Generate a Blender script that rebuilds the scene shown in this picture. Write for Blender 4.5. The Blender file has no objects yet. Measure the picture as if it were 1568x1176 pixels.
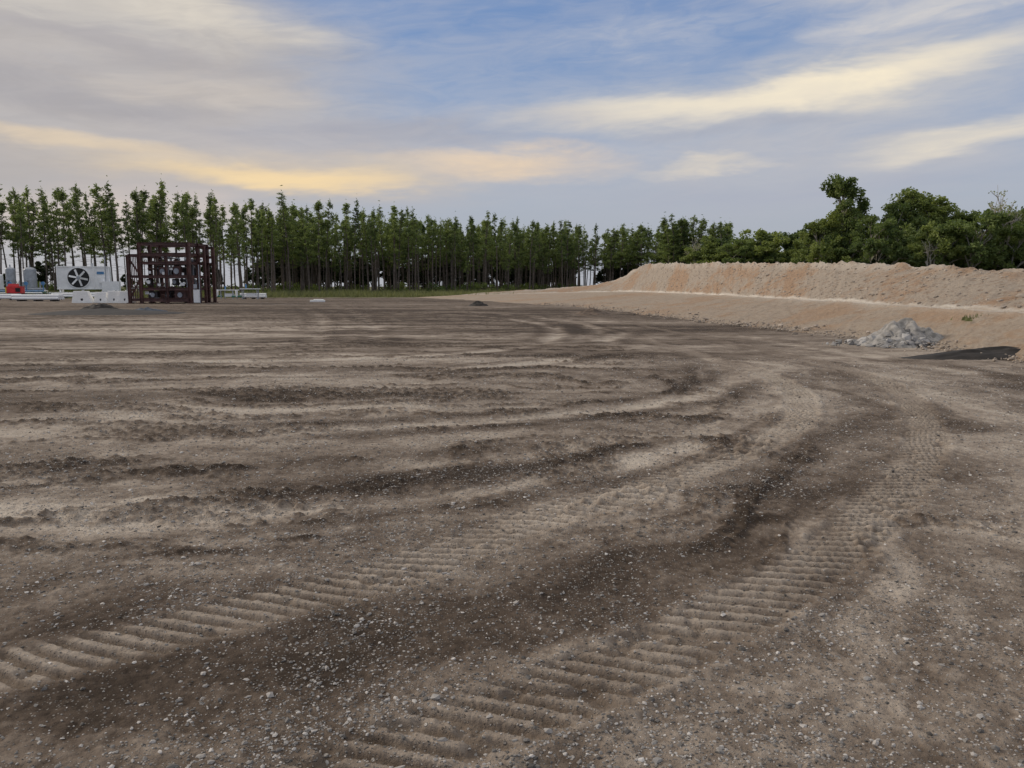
import bpy, math, random
import numpy as np
from mathutils import Vector, Matrix
random.seed(7); rng=np.random.default_rng(7)
S=bpy.context.scene; COL=S.collection
S.view_settings.view_transform='Standard'; S.view_settings.look='None'; S.view_settings.exposure=0

# ------------------------------------------------------------------ helpers
def lin(r,g,b):
    f=lambda c:(c/255/12.92) if c/255<=0.04045 else ((c/255+0.055)/1.055)**2.4
    return (f(r),f(g),f(b),1)
_p=np.random.default_rng(3).permutation(256); _v=np.random.default_rng(4).random(256)
def vnoise(x,y,seed=0):
    x=np.asarray(x,dtype=float)+seed*17.31; y=np.asarray(y,dtype=float)+seed*9.77
    xi=np.floor(x).astype(np.int64); yi=np.floor(y).astype(np.int64)
    fx=x-xi; fy=y-yi; fx=fx*fx*(3-2*fx); fy=fy*fy*(3-2*fy)
    def h(a,b): return _v[_p[(_p[a&255]+b)&255]]
    return (h(xi,yi)*(1-fx)+h(xi+1,yi)*fx)*(1-fy)+(h(xi,yi+1)*(1-fx)+h(xi+1,yi+1)*fx)*fy
def fbm(x,y,o=4,seed=0,g=.5):
    t=0;a=1;s=0
    for i in range(o):
        t=t+a*vnoise(x*2**i,y*2**i,seed+i*3); s+=a; a*=g
    return t/s
def sst(a,b,x):
    t=np.clip((x-a)/(b-a),0,1); return t*t*(3-2*t)
def smooth(pts,n=10):
    P=np.array(pts,float); out=[]
    Q=np.vstack([2*P[0]-P[1],P,2*P[-1]-P[-2]])
    for i in range(1,len(Q)-2):
        for k in range(n):
            t=k/n
            out.append(.5*((2*Q[i])+(-Q[i-1]+Q[i+1])*t+(2*Q[i-1]-5*Q[i]+4*Q[i+1]-Q[i+2])*t*t+(-Q[i-1]+3*Q[i]-3*Q[i+1]+Q[i+2])*t**3))
    out.append(P[-1]); return np.array(out)
def np_mesh(name,V,quads=None,tris=None,mats=(),midx=None,smooth_shade=False):
    me=bpy.data.meshes.new(name); V=np.asarray(V,dtype=np.float32)
    nq=0 if quads is None else len(quads); nt=0 if tris is None else len(tris)
    me.vertices.add(len(V)); me.vertices.foreach_set('co',V.ravel())
    li=[]
    if nq: li.append(np.asarray(quads,dtype=np.int32).ravel())
    if nt: li.append(np.asarray(tris,dtype=np.int32).ravel())
    li=np.concatenate(li); me.loops.add(len(li)); me.loops.foreach_set('vertex_index',li)
    ls=np.concatenate([np.arange(nq)*4,nq*4+np.arange(nt)*3]).astype(np.int32)
    me.polygons.add(nq+nt); me.polygons.foreach_set('loop_start',ls)
    if midx is not None: me.polygons.foreach_set('material_index',np.asarray(midx,dtype=np.int32))
    me.polygons.foreach_set('use_smooth',np.full(nq+nt,smooth_shade))
    me.update(calc_edges=True)
    for m in mats: me.materials.append(m)
    return me
def add_obj(name,me,loc=(0,0,0),parent=None,rz=0,sc=None):
    o=bpy.data.objects.new(name,me); COL.objects.link(o); o.location=loc; o.rotation_euler=(0,0,rz)
    if sc is not None: o.scale=sc
    if parent: o.parent=parent
    return o

class NT:
    def __init__(s,tree): s.t=tree
    def n(s,typ,**k):
        nd=s.t.nodes.new(typ)
        for a,b in k.items(): setattr(nd,a,b)
        return nd
    def lk(s,a,b): s.t.links.new(a,b)
    def setin(s,sock,v):
        if isinstance(v,bpy.types.NodeSocket): s.lk(v,sock)
        else: sock.default_value=v
    def m(s,op,a,b=0.0,c=None,clamp=False):
        nd=s.n('ShaderNodeMath',operation=op,use_clamp=clamp); s.setin(nd.inputs[0],a); s.setin(nd.inputs[1],b)
        if c is not None: s.setin(nd.inputs[2],c)
        return nd.outputs[0]
    def mix(s,f,a,b,bt='MIX'):
        nd=s.n('ShaderNodeMixRGB',blend_type=bt); s.setin(nd.inputs[0],f); s.setin(nd.inputs[1],a); s.setin(nd.inputs[2],b); return nd.outputs[0]
    def noise(s,vec,scale,detail=4,rough=.55,dist=0):
        nd=s.n('ShaderNodeTexNoise'); nd.inputs['Scale'].default_value=scale; nd.inputs['Detail'].default_value=detail
        nd.inputs['Roughness'].default_value=rough; nd.inputs['Distortion'].default_value=dist
        if vec is not None: s.lk(vec,nd.inputs['Vector'])
        return nd.outputs['Fac']
    def rng(s,x,a,b,c=0.0,d=1.0,smooth=True):
        nd=s.n('ShaderNodeMapRange',interpolation_type='SMOOTHSTEP' if smooth else 'LINEAR')
        s.setin(nd.inputs[0],x)
        for i,v in enumerate((a,b,c,d)): nd.inputs[i+1].default_value=v
        return nd.outputs[0]
def new_mat(name):
    m=bpy.data.materials.new(name); m.use_nodes=True; nt=NT(m.node_tree)
    b=m.node_tree.nodes['Principled BSDF']; return m,nt,b
def simple(name,c,rough=.6,var=.25,scale=6,metal=0,bump=0.0):
    m,nt,b=new_mat(name); tc=nt.n('ShaderNodeTexCoord').outputs['Object']
    f=nt.noise(tc,scale,5,.65); f2=nt.noise(tc,scale*7,3)
    lo=tuple(x*(1-var) for x in c[:3])+(1,); hi=tuple(min(1,x*(1+var)) for x in c[:3])+(1,)
    col=nt.mix(nt.rng(f,.35,.65),lo,hi); col=nt.mix(nt.m('MULTIPLY',nt.rng(f2,.5,.75),.35),col,tuple(x*.6 for x in c[:3])+(1,))
    nt.lk(col,b.inputs['Base Color']); b.inputs['Roughness'].default_value=rough; b.inputs['Metallic'].default_value=metal
    if bump:
        bp=nt.n('ShaderNodeBump'); bp.inputs['Strength'].default_value=bump; nt.lk(f2,bp.inputs['Height']); nt.lk(bp.outputs[0],b.inputs['Normal'])
    return m

# ------------------------------------------------------------------ world
SUN_AZ,SUN_EL=-72,24
W=bpy.data.worlds.new("World"); S.world=W; W.use_nodes=True
wt=W.node_tree; wt.nodes.clear(); w=NT(wt)
out=w.n('ShaderNodeOutputWorld'); bg=w.n('ShaderNodeBackground'); w.lk(bg.outputs[0],out.inputs[0])
sky=w.n('ShaderNodeTexSky',sky_type='NISHITA'); sky.sun_disc=False
sky.sun_elevation=math.radians(SUN_EL); sky.sun_rotation=math.radians(SUN_AZ); sky.air_density=1.2; sky.dust_density=1.5
geo=w.n('ShaderNodeTexCoord').outputs['Generated']
sep=w.n('ShaderNodeSeparateXYZ'); w.lk(geo,sep.inputs[0]); X,Y,Z=sep.outputs
az=w.m('MULTIPLY',w.m('ARCTAN2',X,Y),57.2958); el=w.m('MULTIPLY',w.m('ARCSINE',Z),57.2958)
def vec(a,b):
    c=w.n('ShaderNodeCombineXYZ'); w.setin(c.inputs[0],a); w.setin(c.inputs[1],b); return c.outputs[0]
nA=w.noise(vec(w.m('MULTIPLY',az,.05),w.m('MULTIPLY',el,.22)),1.0,5,.6,.3)
nB=w.noise(vec(w.m('MULTIPLY_ADD',az,.05,7.3),w.m('MULTIPLY_ADD',el,.2,3.1)),1.2,5,.6,.2)
tilt=w.m('SUBTRACT',el,w.m('MULTIPLY',az,.07))
nS=w.noise(vec(w.m('MULTIPLY',w.m('ADD',az,w.m('MULTIPLY',el,.6)),.06),w.m('MULTIPLY',tilt,.50)),1.0,7,.62,.5)
nF=w.noise(vec(w.m('MULTIPLY_ADD',az,.12,4.0),w.m('MULTIPLY_ADD',tilt,.50,1.0)),1.7,6,.60,1.2)
nC=w.noise(vec(w.m('MULTIPLY_ADD',az,.10,2.0),w.m('MULTIPLY_ADD',el,.30,5.0)),1.3,7,.62,.6)
azw=w.m('ADD',az,w.m('MULTIPLY',w.m('SUBTRACT',nA,.5),16)); elw=w.m('ADD',el,w.m('MULTIPLY',w.m('SUBTRACT',nB,.5),5.0))
P=vec(azw,elw)
ramp=w.n('ShaderNodeValToRGB'); w.lk(w.rng(el,0,60,0,1,False),ramp.inputs[0])
st=[(0,(180,181,188)),(.07,(170,178,191)),(.14,(164,178,202)),(.22,(136,160,198)),(.32,(112,144,193)),(.6,(128,150,190)),(1,(150,165,190))]
cr=ramp.color_ramp
while len(cr.elements)<len(st): cr.elements.new(.5)
for e,(p,c) in zip(cr.elements,st): e.position=p; e.color=lin(*c)
nish=w.mix(1.0,sky.outputs[0],(.09,.09,.09,1),'MULTIPLY')
col=w.mix(.12,ramp.outputs[0],nish)
streak=w.rng(nS,.34,.66); lump=w.rng(nC,.34,.66); fine=w.rng(nF,.36,.66)
sf=w.m('MULTIPLY_ADD',fine,.45,w.m('MULTIPLY',streak,.6),clamp=True)
def blob(col,a,e,sa,se,rot,c,k,tex,amt,inner=.1):
    mp=w.n('ShaderNodeMapping',vector_type='TEXTURE'); w.lk(P,mp.inputs[0])
    mp.inputs['Location'].default_value=(a,e,0); mp.inputs['Rotation'].default_value=(0,0,math.radians(rot)); mp.inputs['Scale'].default_value=(sa,se,1)
    ln=w.n('ShaderNodeVectorMath',operation='LENGTH'); w.lk(mp.outputs[0],ln.inputs[0])
    mk=w.rng(ln.outputs['Value'],inner,1.0,1,0)
    f=w.m('MULTIPLY',mk,w.m('MULTIPLY_ADD',tex,amt,1-amt)); f=w.m('MULTIPLY',f,k,clamp=True)
    return w.mix(f,col,lin(*c))
B=[(0,3,60,7,0,(174,179,190),.6,lump,.4),
 (-30,13,25,13,0,(180,175,174),1.0,lump,.10,.45),
 (-13,8.6,22,4.2,0,(184,180,182),.95,lump,.3,.2),
 (20,8.2,26,5.3,3,(178,181,191),.95,lump,.25,.2),
 (29,19,17,5.6,4,(190,192,200),.9,sf,.5,.3),
 (10,17,10,1.6,3,(170,180,200),.7,sf,.7,.2),
 (-30,18,22,4.5,-6,(207,201,192),.9,sf,.7,.2),
 (-20,17.5,12,1.8,-9,(222,213,198),.8,sf,.6),
 (-28,12,15,1.8,-3,(158,156,163),.8,streak,.6),
 (-27,15,15,1.1,-6,(160,157,164),.7,sf,.5),
 (-9,10.4,16,1.0,0,(166,168,180),.8,lump,.4),
 (-20,13,12,1.5,-4,(204,194,184),.7,sf,.6),
 (5,11.3,11,1.4,0,(206,198,190),.7,sf,.4),
 (20,12.8,24,3.1,4,(212,206,197),.95,sf,.35,.2),
 (21,13.0,21,1.6,4.5,(252,238,210),1.0,lump,.25,.15),
 (30,9.3,11,1.4,7,(238,226,204),.95,sf,.45),
 (13,8.4,6,.7,0,(220,210,195),.8,sf,.4),
 (27,16.5,12,1.2,5,(216,212,208),.8,sf,.6),
 (16,10.6,16,.9,3,(163,169,185),.7,lump,.5),
 (20,6.5,18,1.4,0,(168,174,190),.7,lump,.5),
 (-16,7.8,20,2.0,0,(216,199,176),.9,sf,.35),
 (-17,7.4,15,1.2,0,(250,220,168),1.0,sf,.35),
 (-29,8.8,12,1.0,-2,(230,208,176),.85,sf,.5),
 (0,8.7,10,1.5,1,(236,210,178),.95,sf,.4),
 (-27,4.5,16,2.8,0,(212,198,190),.85,lump,.3)]
for b in B: col=blob(col,*b)
veil=w.m('MULTIPLY',w.m('MULTIPLY',sf,w.rng(el,4,10)),.24)
col=w.mix(veil,col,lin(212,206,202))
hi=w.m('MULTIPLY',w.rng(el,24,45),w.m('MULTIPLY_ADD',lump,.35,.65))
col=w.mix(hi,col,lin(244,238,230))
w.lk(col,bg.inputs[0]); bg.inputs[1].default_value=1.0

sd=bpy.data.lights.new("sun",'SUN'); sd.energy=2.2; sd.angle=math.radians(11); sd.color=(1,.88,.73)
so=bpy.data.objects.new("sun",sd); COL.objects.link(so)
a,e=math.radians(SUN_AZ),math.radians(SUN_EL)
so.rotation_euler=Vector((math.sin(a)*math.cos(e),math.cos(a)*math.cos(e),math.sin(e))).to_track_quat('Z','Y').to_euler()

# ------------------------------------------------------------------ camera
cd=bpy.data.cameras.new("camera"); cd.sensor_width=36; cd.lens=36*1184/1568; cd.clip_end=6000; cd.clip_start=.05
co=bpy.data.objects.new("camera",cd); COL.objects.link(co); co.location=(0,0,1.6); co.rotation_euler=(math.radians(90-7.2),0,0); S.camera=co

# ------------------------------------------------------------------ ground
trackA=smooth([(-4.2,2.3),(-2.9,2.75),(-2.14,3.05),(-1.72,3.32),(-1.25,3.7),(-.67,4.15),(.07,5.05),(.82,5.7),(1.73,6.76),(2.7,7.93),(3.62,9.6),(4.3,11.7),(4.6,14.4),(4.4,18),(4.0,24),(3.2,32),(1.4,42),(-4,52),(-16,62)],8)
trackB=smooth([(-1.6,1.6),(-.63,2.28),(-.31,2.54),(.04,2.8),(.62,3.22),(1.08,3.63),(1.78,4.36),(2.63,5.43),(3.66,6.89),(4.8,8.9),(5.9,11.7),(6.4,14.4),(6.4,17.9),(6.0,24),(5.2,33),(3.2,45),(-3,57),(-16,68)],8)
far_tracks=[smooth(p,6) for p in ([(-20,14),(-12,16),(-4,17),(0,20),(1.5,26),(1.2,33),(-2,42),(-9,49),(-24,54)],
 [(-20,11.5),(-12,13.4),(-3,14.2),(1.5,17.5),(3,25),(2.6,35),(-.5,45)],
 [(-5.6,22),(-7.4,30),(-11,44),(-19,68)],[(-4.0,23),(-5.6,31),(-9,45),(-16,69)],
 [(-16,27),(-6,29),(6,30),(12,27)],[(-18,36),(-5,38),(4,44),(7,58)],
 [(-14,9.6),(-8,8.6),(-3,8.4),(1,9.8),(3.4,12.5),(4.3,17)],[(-12,7.2),(-7,6.5),(-3,6.3),(0,7.2),(2.2,8.9)],
 [(-9,5.0),(-5,4.9),(-2.4,5.2),(0,6.1),(1.8,7.6)],[(-26,22),(-14,22.5),(-4,21.5),(2,22.5),(4,27)],[(8.2,9),(8.4,14),(8.0,19),(6.6,28)]) ]
ft_k=[.8,.8,.45,.45,.6,.5,1.1,1.1,1.0,.6,.4]
def tcoord(x,y,poly,rad=.8):
    D=np.full(x.shape,9.0); SS=np.zeros(x.shape); s0=0
    idx=np.where((x>poly[:,0].min()-rad)&(x<poly[:,0].max()+rad)&(y>poly[:,1].min()-rad)&(y<poly[:,1].max()+rad))[0]
    xx=x[idx];yy=y[idx]; d=np.full(xx.shape,9.0); s=np.zeros(xx.shape)
    for i in range(len(poly)-1):
        a=poly[i];b=poly[i+1]; L=np.hypot(*(b-a)); t=(b-a)/L
        m=np.where((xx>min(a[0],b[0])-rad)&(xx<max(a[0],b[0])+rad)&(yy>min(a[1],b[1])-rad)&(yy<max(a[1],b[1])+rad))[0]
        if len(m):
            px=xx[m]-a[0];py=yy[m]-a[1]; u=np.clip(px*t[0]+py*t[1],0,L)
            dx=px-u*t[0];dy=py-u*t[1]; dd=np.hypot(dx,dy); sg=np.sign(t[0]*py-t[1]*px)
            k=dd<np.abs(d[m]); mm=m[k]; d[mm]=(dd*sg)[k]; s[mm]=s0+u[k]
        s0+=L
    D[idx]=d; SS[idx]=s; return D,SS
def patch(x,y,cx,cy,sx,sy,rot=0):
    c,s=math.cos(math.radians(rot)),math.sin(math.radians(rot)); dx=x-cx;dy=y-cy
    return np.exp(-(((dx*c+dy*s)/sx)**2+((-dx*s+dy*c)/sy)**2))
def terrain(x,y):
    r=np.hypot(x,y)
    wx=x+(fbm(x*.5,y*.5,3,60)-.5)*2.0; wy=y+(fbm(x*.5,y*.5,3,70)-.5)*2.0
    Rc=np.hypot(wx+6,wy-14); A=np.arctan2(wy-14,wx+6)
    nb=fbm(Rc*1.7,A*1.8,5,1,.6); nh=fbm(wx*.16,wy*.75,5,2,.6); nf=fbm(wx*.04,wy*.22,5,12,.6)
    wc=np.maximum(np.clip((x-1.2)/2.5,0,1),np.clip((8.5-y)/3,0,1))*(1-sst(13,20,y))
    band=wc*nb+(1-wc)*(nh*.5+nf*.5)
    n1=fbm(x*.8,y*.8,4,5); n2=fbm(x*5,y*5,4,6); n3=fbm(x*28,y*28,3,7); n4=fbm(x*2.2,y*2.2,4,8)
    L=.345+(band-.5)*(1.05+.9*(1-wc))+(n1-.5)*.30+(n4-.5)*.25
    L+= .50*patch(x,y,-3.3,5.5,1.5,.42,6)+.34*patch(x,y,0,10.2,4.2,.9,4)+.16*patch(x,y,-9,13,8,2)+.10*patch(x,y,3.8,3.6,1.8,2.2)+.04*patch(x,y,7,7,3,3)+.22*patch(x,y,-6,8,3,.5,3)+.18*patch(x,y,-4,6.6,2.2,.22,8)
    L+= .05*patch(x,y,-14,34,14,8)-.22*patch(x,y,-11,18.0,6,.7)-.08*patch(x,y,6,24,5,6)
    ring=np.hypot(x+6,y-14)
    dk=np.exp(-((ring-12.0-(n1-.5)*.5)/.5)**2)*(1-sst(4.5,8.5,y))*sst(-3,-1.2,x)
    L-= .19*dk; L-=.10*patch(x,y,-1.6,2.5,1.5,.5,25)
    L+= .14*np.exp(-((ring-11.6)/1.3)**2)*sst(6,8.5,y)*(1-sst(12,18,y))*(x>0)
    dark=patch(x,y,1.65,5.15,.28,.10,10)+patch(x,y,-1.9,4.5,.35,.06,8)+patch(x,y,-1.35,4.75,.2,.05,15); L-=.38*dark*(n2>.42)
    h=(fbm(x*.35,y*.35,3,20)-.5)*.05*sst(2,12,r)+(n1-.5)*.03+(n2-.5)*.014
    cn=wc*fbm(Rc*3.1,A*4,4,31,.6)+(1-wc)*fbm(wx*.4,wy*2.4,4,33)
    clod=sst(.54,.66,cn)*sst(3.9,6,r)*sst(4.0,2.6,x)*sst(.34,.56,n1+.08)
    clod=np.maximum(clod,dark*.9)
    nearf=1-sst(16,30,r)
    c9=np.maximum(fbm(x*14,y*14,4,35)-.44,0)
    h+=nearf*((n3-.5)*.015+clod*c9*.10)
    L-=clod*.11+clod*c9*1.0
    L+=(n2-.5)*.38+(n3-.5)*.34*nearf
    G=.55+(fbm(x*1.2,y*1.2,3,41)-.5)*1.4-.55*dk+.3*sst(1.5,4,x-.3*y)
    for tr,wd,L0 in ((trackA,.19,.70),(trackB,.185,.58)):
        d,s=tcoord(x,y,tr); ed=d+(n1-.5)*.10+(n2-.5)*.06; ins=sst(wd+.06,wd-.05,np.abs(ed))
        wear=1-sst(.56,.76,fbm(s*.7,d*1.5,3,50))*.55
        fade=ins*(1-sst(12,19,y))*wear
        ph=(s+.66*d+.03*(n2-.5)+.03*(n1-.5))/.122; f=ph-np.floor(ph)
        bar=sst(.0,.12,f)*sst(.62,.48,f)
        brk=sst(.22,.42,fbm(x*8,y*8,3,52))
        h+=fade*(bar*brk*.032-.020) + .012*np.exp(-((np.abs(ed)-wd-.06)/.05)**2)*(n2*1.5)*(r<20)
        far_=sst(2.6,5.5,y)*(1-sst(12,20,y))
        L=L*(1-.72*ins)+ins*.72*(L0-.15+.15*far_+(n4-.5)*.35)+fade*(bar*brk*.24-.11)
        L+=.22*np.exp(-(d/.36)**2)*(n1)*far_*(1-ins*.6)
        G=G*(1-.65*ins)
        L+= -.07*np.exp(-((np.abs(d)-wd-.16)/.10)**2)*(1-far_*.5)
    for i,tr in enumerate(far_tracks):
        d,s=tcoord(x,y,tr,1.3); d=d+(n1-.5)*.25; g=fbm(s*.35,i*3.3+0*s,3,80+i); k=ft_k[i]; q=1+.02*np.minimum(r,40)
        L+=k*sst(.36,.62,g)*(.28*np.exp(-(d/(.17*q))**2)-.24*np.exp(-((np.abs(d)-.38*q)/(.14*q))**2)); h-=.02*np.exp(-(d/.2)**2)*(r<60)
    L=np.clip(L,0.0,1.0); far=sst(30,75,r); L=L*(1-.45*far)+.45*.27*far
    edge=104+ .18*(x+40)+ (fbm(x*.08,y*.08,3,90)-.5)*14
    gr=sst(-3,6,y-edge)+ (y<-60)+(x>22+ (n1-.5)*3)*1.0
    gr=np.maximum(gr,sst(-100,-115,x)); gr=np.clip(gr,0,1)
    return h,L,np.clip(G,0,1),gr
th=np.radians(np.concatenate([np.arange(-180,-42,3.0),np.arange(-42,42,.09),np.arange(42,180,3.0)]))
rr=np.concatenate([[.02,.5,1.1,1.7],2.1*np.exp(np.arange(0,math.log(30/2.1),.0033)),30*np.exp(np.arange(0.005,math.log(14),.013)),[500,700,1000,1500,2500,4500]])
R_,T_=np.meshgrid(rr,th,indexing='ij'); gx=(R_*np.sin(T_)).ravel(); gy=(R_*np.cos(T_)).ravel()
h,L,G,gr=terrain(gx,gy); nr,nth=len(rr),len(th)
i0=np.arange(nr-1)[:,None]*nth; j0=np.arange(nth)[None,:]; j1=(j0+1)%nth
Q=np.stack([i0+j0,i0+j1,i0+nth+j1,i0+nth+j0],-1).reshape(-1,4)[:,::-1]
m,nt,b=new_mat("gravel_dirt")
at=nt.n('ShaderNodeAttribute',attribute_name='macro'); sp=nt.n('ShaderNodeSeparateColor'); nt.lk(at.outputs['Color'],sp.inputs[0])
tc=nt.n('ShaderNodeTexCoord').outputs['Object']
r2=nt.n('ShaderNodeValToRGB'); nt.lk(nt.m('ADD',sp.outputs[0],nt.m('MULTIPLY',nt.m('SUBTRACT',nt.noise(tc,14,5,.75),.5),.5)),r2.inputs[0])
ss=[(0,(.046,.034,.025,1)),(.25,(.097,.073,.055,1)),(.5,(.190,.152,.120,1)),(.75,(.335,.282,.230,1)),(1,(.47,.41,.34,1))]
while len(r2.color_ramp.elements)<5: r2.color_ramp.elements.new(.5)
for el_,(p,c) in zip(r2.color_ramp.elements,ss): el_.position=p; el_.color=c
v1=nt.n('ShaderNodeTexVoronoi'); v1.inputs['Scale'].default_value=80; nt.lk(tc,v1.inputs['Vector'])
v2=nt.n('ShaderNodeTexVoronoi'); v2.inputs['Scale'].default_value=38; nt.lk(tc,v2.inputs['Vector'])
def stones(v,thr,rad):
    s_=nt.n('ShaderNodeSeparateColor'); nt.lk(v.outputs['Color'],s_.inputs[0])
    pick=nt.m('GREATER_THAN',nt.m('MULTIPLY_ADD',sp.outputs[1],.35,s_.outputs[0]),thr)
    return nt.m('MULTIPLY',pick,nt.rng(v.outputs['Distance'],rad,rad*.6)),s_.outputs[1]
m1,c1=stones(v1,.78,.46); m2,c2=stones(v2,1.04,.38)
cc=nt.mix(nt.m('MULTIPLY',m1,.7),r2.outputs[0],nt.mix(c1,(.08,.066,.056,1),(.41,.375,.335,1)))
cc=nt.mix(nt.m('MULTIPLY',m2,.85),cc,nt.mix(c2,(.14,.122,.108,1),(.52,.49,.45,1)))
gn=nt.noise(tc,.6,5,.7)
cc=nt.mix(sp.outputs[2],cc,nt.mix(nt.rng(gn,.4,.6),(.09,.095,.045,1),(.17,.155,.09,1)))
nt.lk(cc,b.inputs['Base Color']); b.inputs['Roughness'].default_value=.95; b.inputs['Specular IOR Level'].default_value=.1
bp=nt.n('ShaderNodeBump'); bp.inputs['Strength'].default_value=.9; bp.inputs['Distance'].default_value=.014
hh=nt.m('ADD',nt.m('ADD',nt.noise(tc,45,4,.7),nt.m('MULTIPLY',m1,.5)),nt.m('MULTIPLY',m2,.9)); nt.lk(hh,bp.inputs['Height']); nt.lk(bp.outputs[0],b.inputs['Normal'])
me=np_mesh("ground",np.stack([gx,gy,h],-1),quads=Q,mats=[m],smooth_shade=True)
ca=me.color_attributes.new('macro','FLOAT_COLOR','POINT'); ca.data.foreach_set('color',np.stack([L,G,gr,np.ones_like(L)],-1).astype(np.float32).ravel())
add_obj("ground",me)

# loose gravel (one mesh)
N=105000
r=2.0*np.exp(rng.random(N)*math.log(18/2.0)); t=np.radians(rng.uniform(-41,41,N)); x=r*np.sin(t); y=r*np.cos(t)
hz,LL,GG,_=terrain(x,y); keep=rng.random(N)<(.08+.92*GG); x,y,hz,r=x[keep],y[keep],hz[keep],r[keep]; N=len(x)
phi=(1+5**.5)/2
ico=np.array([(-1,phi,0),(1,phi,0),(-1,-phi,0),(1,-phi,0),(0,-1,phi),(0,1,phi),(0,-1,-phi),(0,1,-phi),(phi,0,-1),(phi,0,1),(-phi,0,-1),(-phi,0,1)])/1.902
icf=np.array([(0,11,5),(0,5,1),(0,1,7),(0,7,10),(0,10,11),(1,5,9),(5,11,4),(11,10,2),(10,7,6),(7,1,8),(3,9,4),(3,4,2),(3,2,6),(3,6,8),(3,8,9),(4,9,5),(2,4,11),(6,2,10),(8,6,7),(9,8,1)])
def rocks(name,x,y,z,size,mat,cols,flat=.65,ang=.32):
    N=len(x); V=ico[None]*(1+rng.uniform(-ang,ang,(N,12,1)))*np.stack([rng.uniform(.7,1.3,N),rng.uniform(.7,1.3,N),rng.uniform(.6,1,N)*flat/.65*.75],-1)[:,None,:]
    an=rng.uniform(0,6.28,N); c,s=np.cos(an)[:,None],np.sin(an)[:,None]
    V=np.stack([V[...,0]*c-V[...,1]*s,V[...,0]*s+V[...,1]*c,V[...,2]],-1)*size[:,None,None]+np.stack([x,y,z],-1)[:,None,:]
    F=(icf[None]+12*np.arange(N)[:,None,None]).reshape(-1,3)
    me=np_mesh(name,V.reshape(-1,3),tris=F,mats=[mat])
    ca=me.color_attributes.new('col','FLOAT_COLOR','POINT'); cc=np.repeat(np.concatenate([cols,np.ones((N,1))],1),12,axis=0); ca.data.foreach_set('color',cc.astype(np.float32).ravel())
    return me
m,nt,b=new_mat("gravel_stone"); at=nt.n('ShaderNodeAttribute',attribute_name='col'); tc=nt.n('ShaderNodeTexCoord').outputs['Object']
nt.lk(nt.mix(nt.m('MULTIPLY',nt.noise(tc,90,3),.4),at.outputs['Color'],(.12,.10,.085,1)),b.inputs['Base Color']); b.inputs['Roughness'].default_value=.9; stone=m
size=np.exp(rng.normal(math.log(.0037),.44,N))*(.85+.075*r); size=np.clip(size,.002,.017)
br=np.clip(rng.beta(1.2,2.3,N)*.68+.05,0,.70); cols=np.stack([br,br*.945,br*.88],-1)
add_obj("gravel",rocks("gravel",x,y,hz+size*.12,size,stone,cols,.65,.42))

# ------------------------------------------------------------------ dirt berm
st=[((13,-6,-.05),(15.5,-5,.9),(19,-3,2.0)),((11.4,8,-.05),(13.7,10,.9),(17.8,13,2.1)),((10.7,16.3,-.05),(13.2,20,.9),(18,27,2.24)),
((10.6,22,-.05),(14,28,.9),(18.5,36,2.52)),((9.8,28,-.05),(14.7,34.5,.9),(19,46,2.86)),((8.3,36,-.05),(15.4,47,.9),(19.5,60,3.32)),
((5.5,56,-.05),(16.2,68,.9),(20,85,4.0)),((-1,76,-.05),(15.3,98,.9),(20,119,4.7)),((-7.6,95,-.05),(10.5,112,.75),(14.3,127,1.95)),((-15,111,-.05),(-8,118,.30),(-6,124,.5))]
st=np.array(st); dens=30
T=[smooth(st[:,k],dens) for k in range(3)]
seg=T[1]; dist=np.concatenate([[0],np.cumsum(np.linalg.norm(np.diff(seg,axis=0),axis=1))])
ns=1500; uu=np.linspace(0,1,ns)**1.4*dist[-1]
T=[np.stack([np.interp(uu,dist,tk[:,c]) for c in range(3)],-1) for tk in T]
toe,ben,top=T
dirn=top-ben; dirn[:,2]=0; dirn/=np.linalg.norm(dirn,axis=1)[:,None]
hgt=(top[:,2])[:,None]
ben2=ben+dirn*.75; ben2[:,2]+=.015
topb=top+dirn*1.6; topb[:,2]-=.15
bk=topb+dirn*(3+hgt*1.2); bk[:,2]=-.1
prof=[(toe,ben,50),(ben,ben2,8),(ben2,top,90),(top,topb,8),(topb,bk,14)]
rows=[];wt_=[]
for pi,(a_,b_,c_) in enumerate(prof):
    for i in range(c_):
        u=i/c_; rows.append(a_*(1-u)+b_*u); wt_.append((pi,u))
rows.append(bk); wt_.append((4,1.0))
V=np.stack(rows,1); nc=V.shape[1]; SX=uu[:,None]*np.ones(nc)[None]; TX=np.array([p+u for p,u in wt_])[None]*np.ones(ns)[:,None]
face=np.array([.6 if p==0 else (1.0 if p==2 else .25) for p,u in wt_])[None]; ends=np.array([min(1,(p+u)*4) if p==0 else 1 for p,u in wt_])[None]
cut=np.array([1.0 if p!=1 else .35 for p,u in wt_])[None]
HH=sst(0,2,top[:,2])[:,None]
rill=fbm(SX*1.3+TX*3.0,TX*1.6,4,100,.55)-.5
lump=fbm(V[...,0]*1.1,V[...,1]*1.1+V[...,2],5,110,.6)-.5; fine_=fbm(V[...,0]*6,V[...,1]*6+V[...,2]*7,4,120,.65)-.5
big=fbm(V[...,0]*.35,V[...,1]*.35,3,130)-.5
topw=np.array([1.0 if p==3 else (sst(.80,1,u) if p==2 else (1-u if p==4 else 0)) for p,u in wt_],dtype=float)[None]
dz=ends*HH*cut*(rill*.14*face+lump*.20*face+fine_*.08+big*.14*face)+topw*HH*((fbm(SX*.4,TX*0+1,3,141,.6)-.5)*.45+(fbm(V[...,0]*1.5,V[...,1]*1.5,4,140,.6)-.5)*.40)
V[...,2]+=dz
tw=np.array([1-u if p==0 else 0 for p,u in wt_],dtype=float)[None]**3
V[...,0]+=tw*(fbm(SX*.7,TX*0,4,150,.6)-.5)*1.4; V[...,2]+=tw*.02
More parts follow.
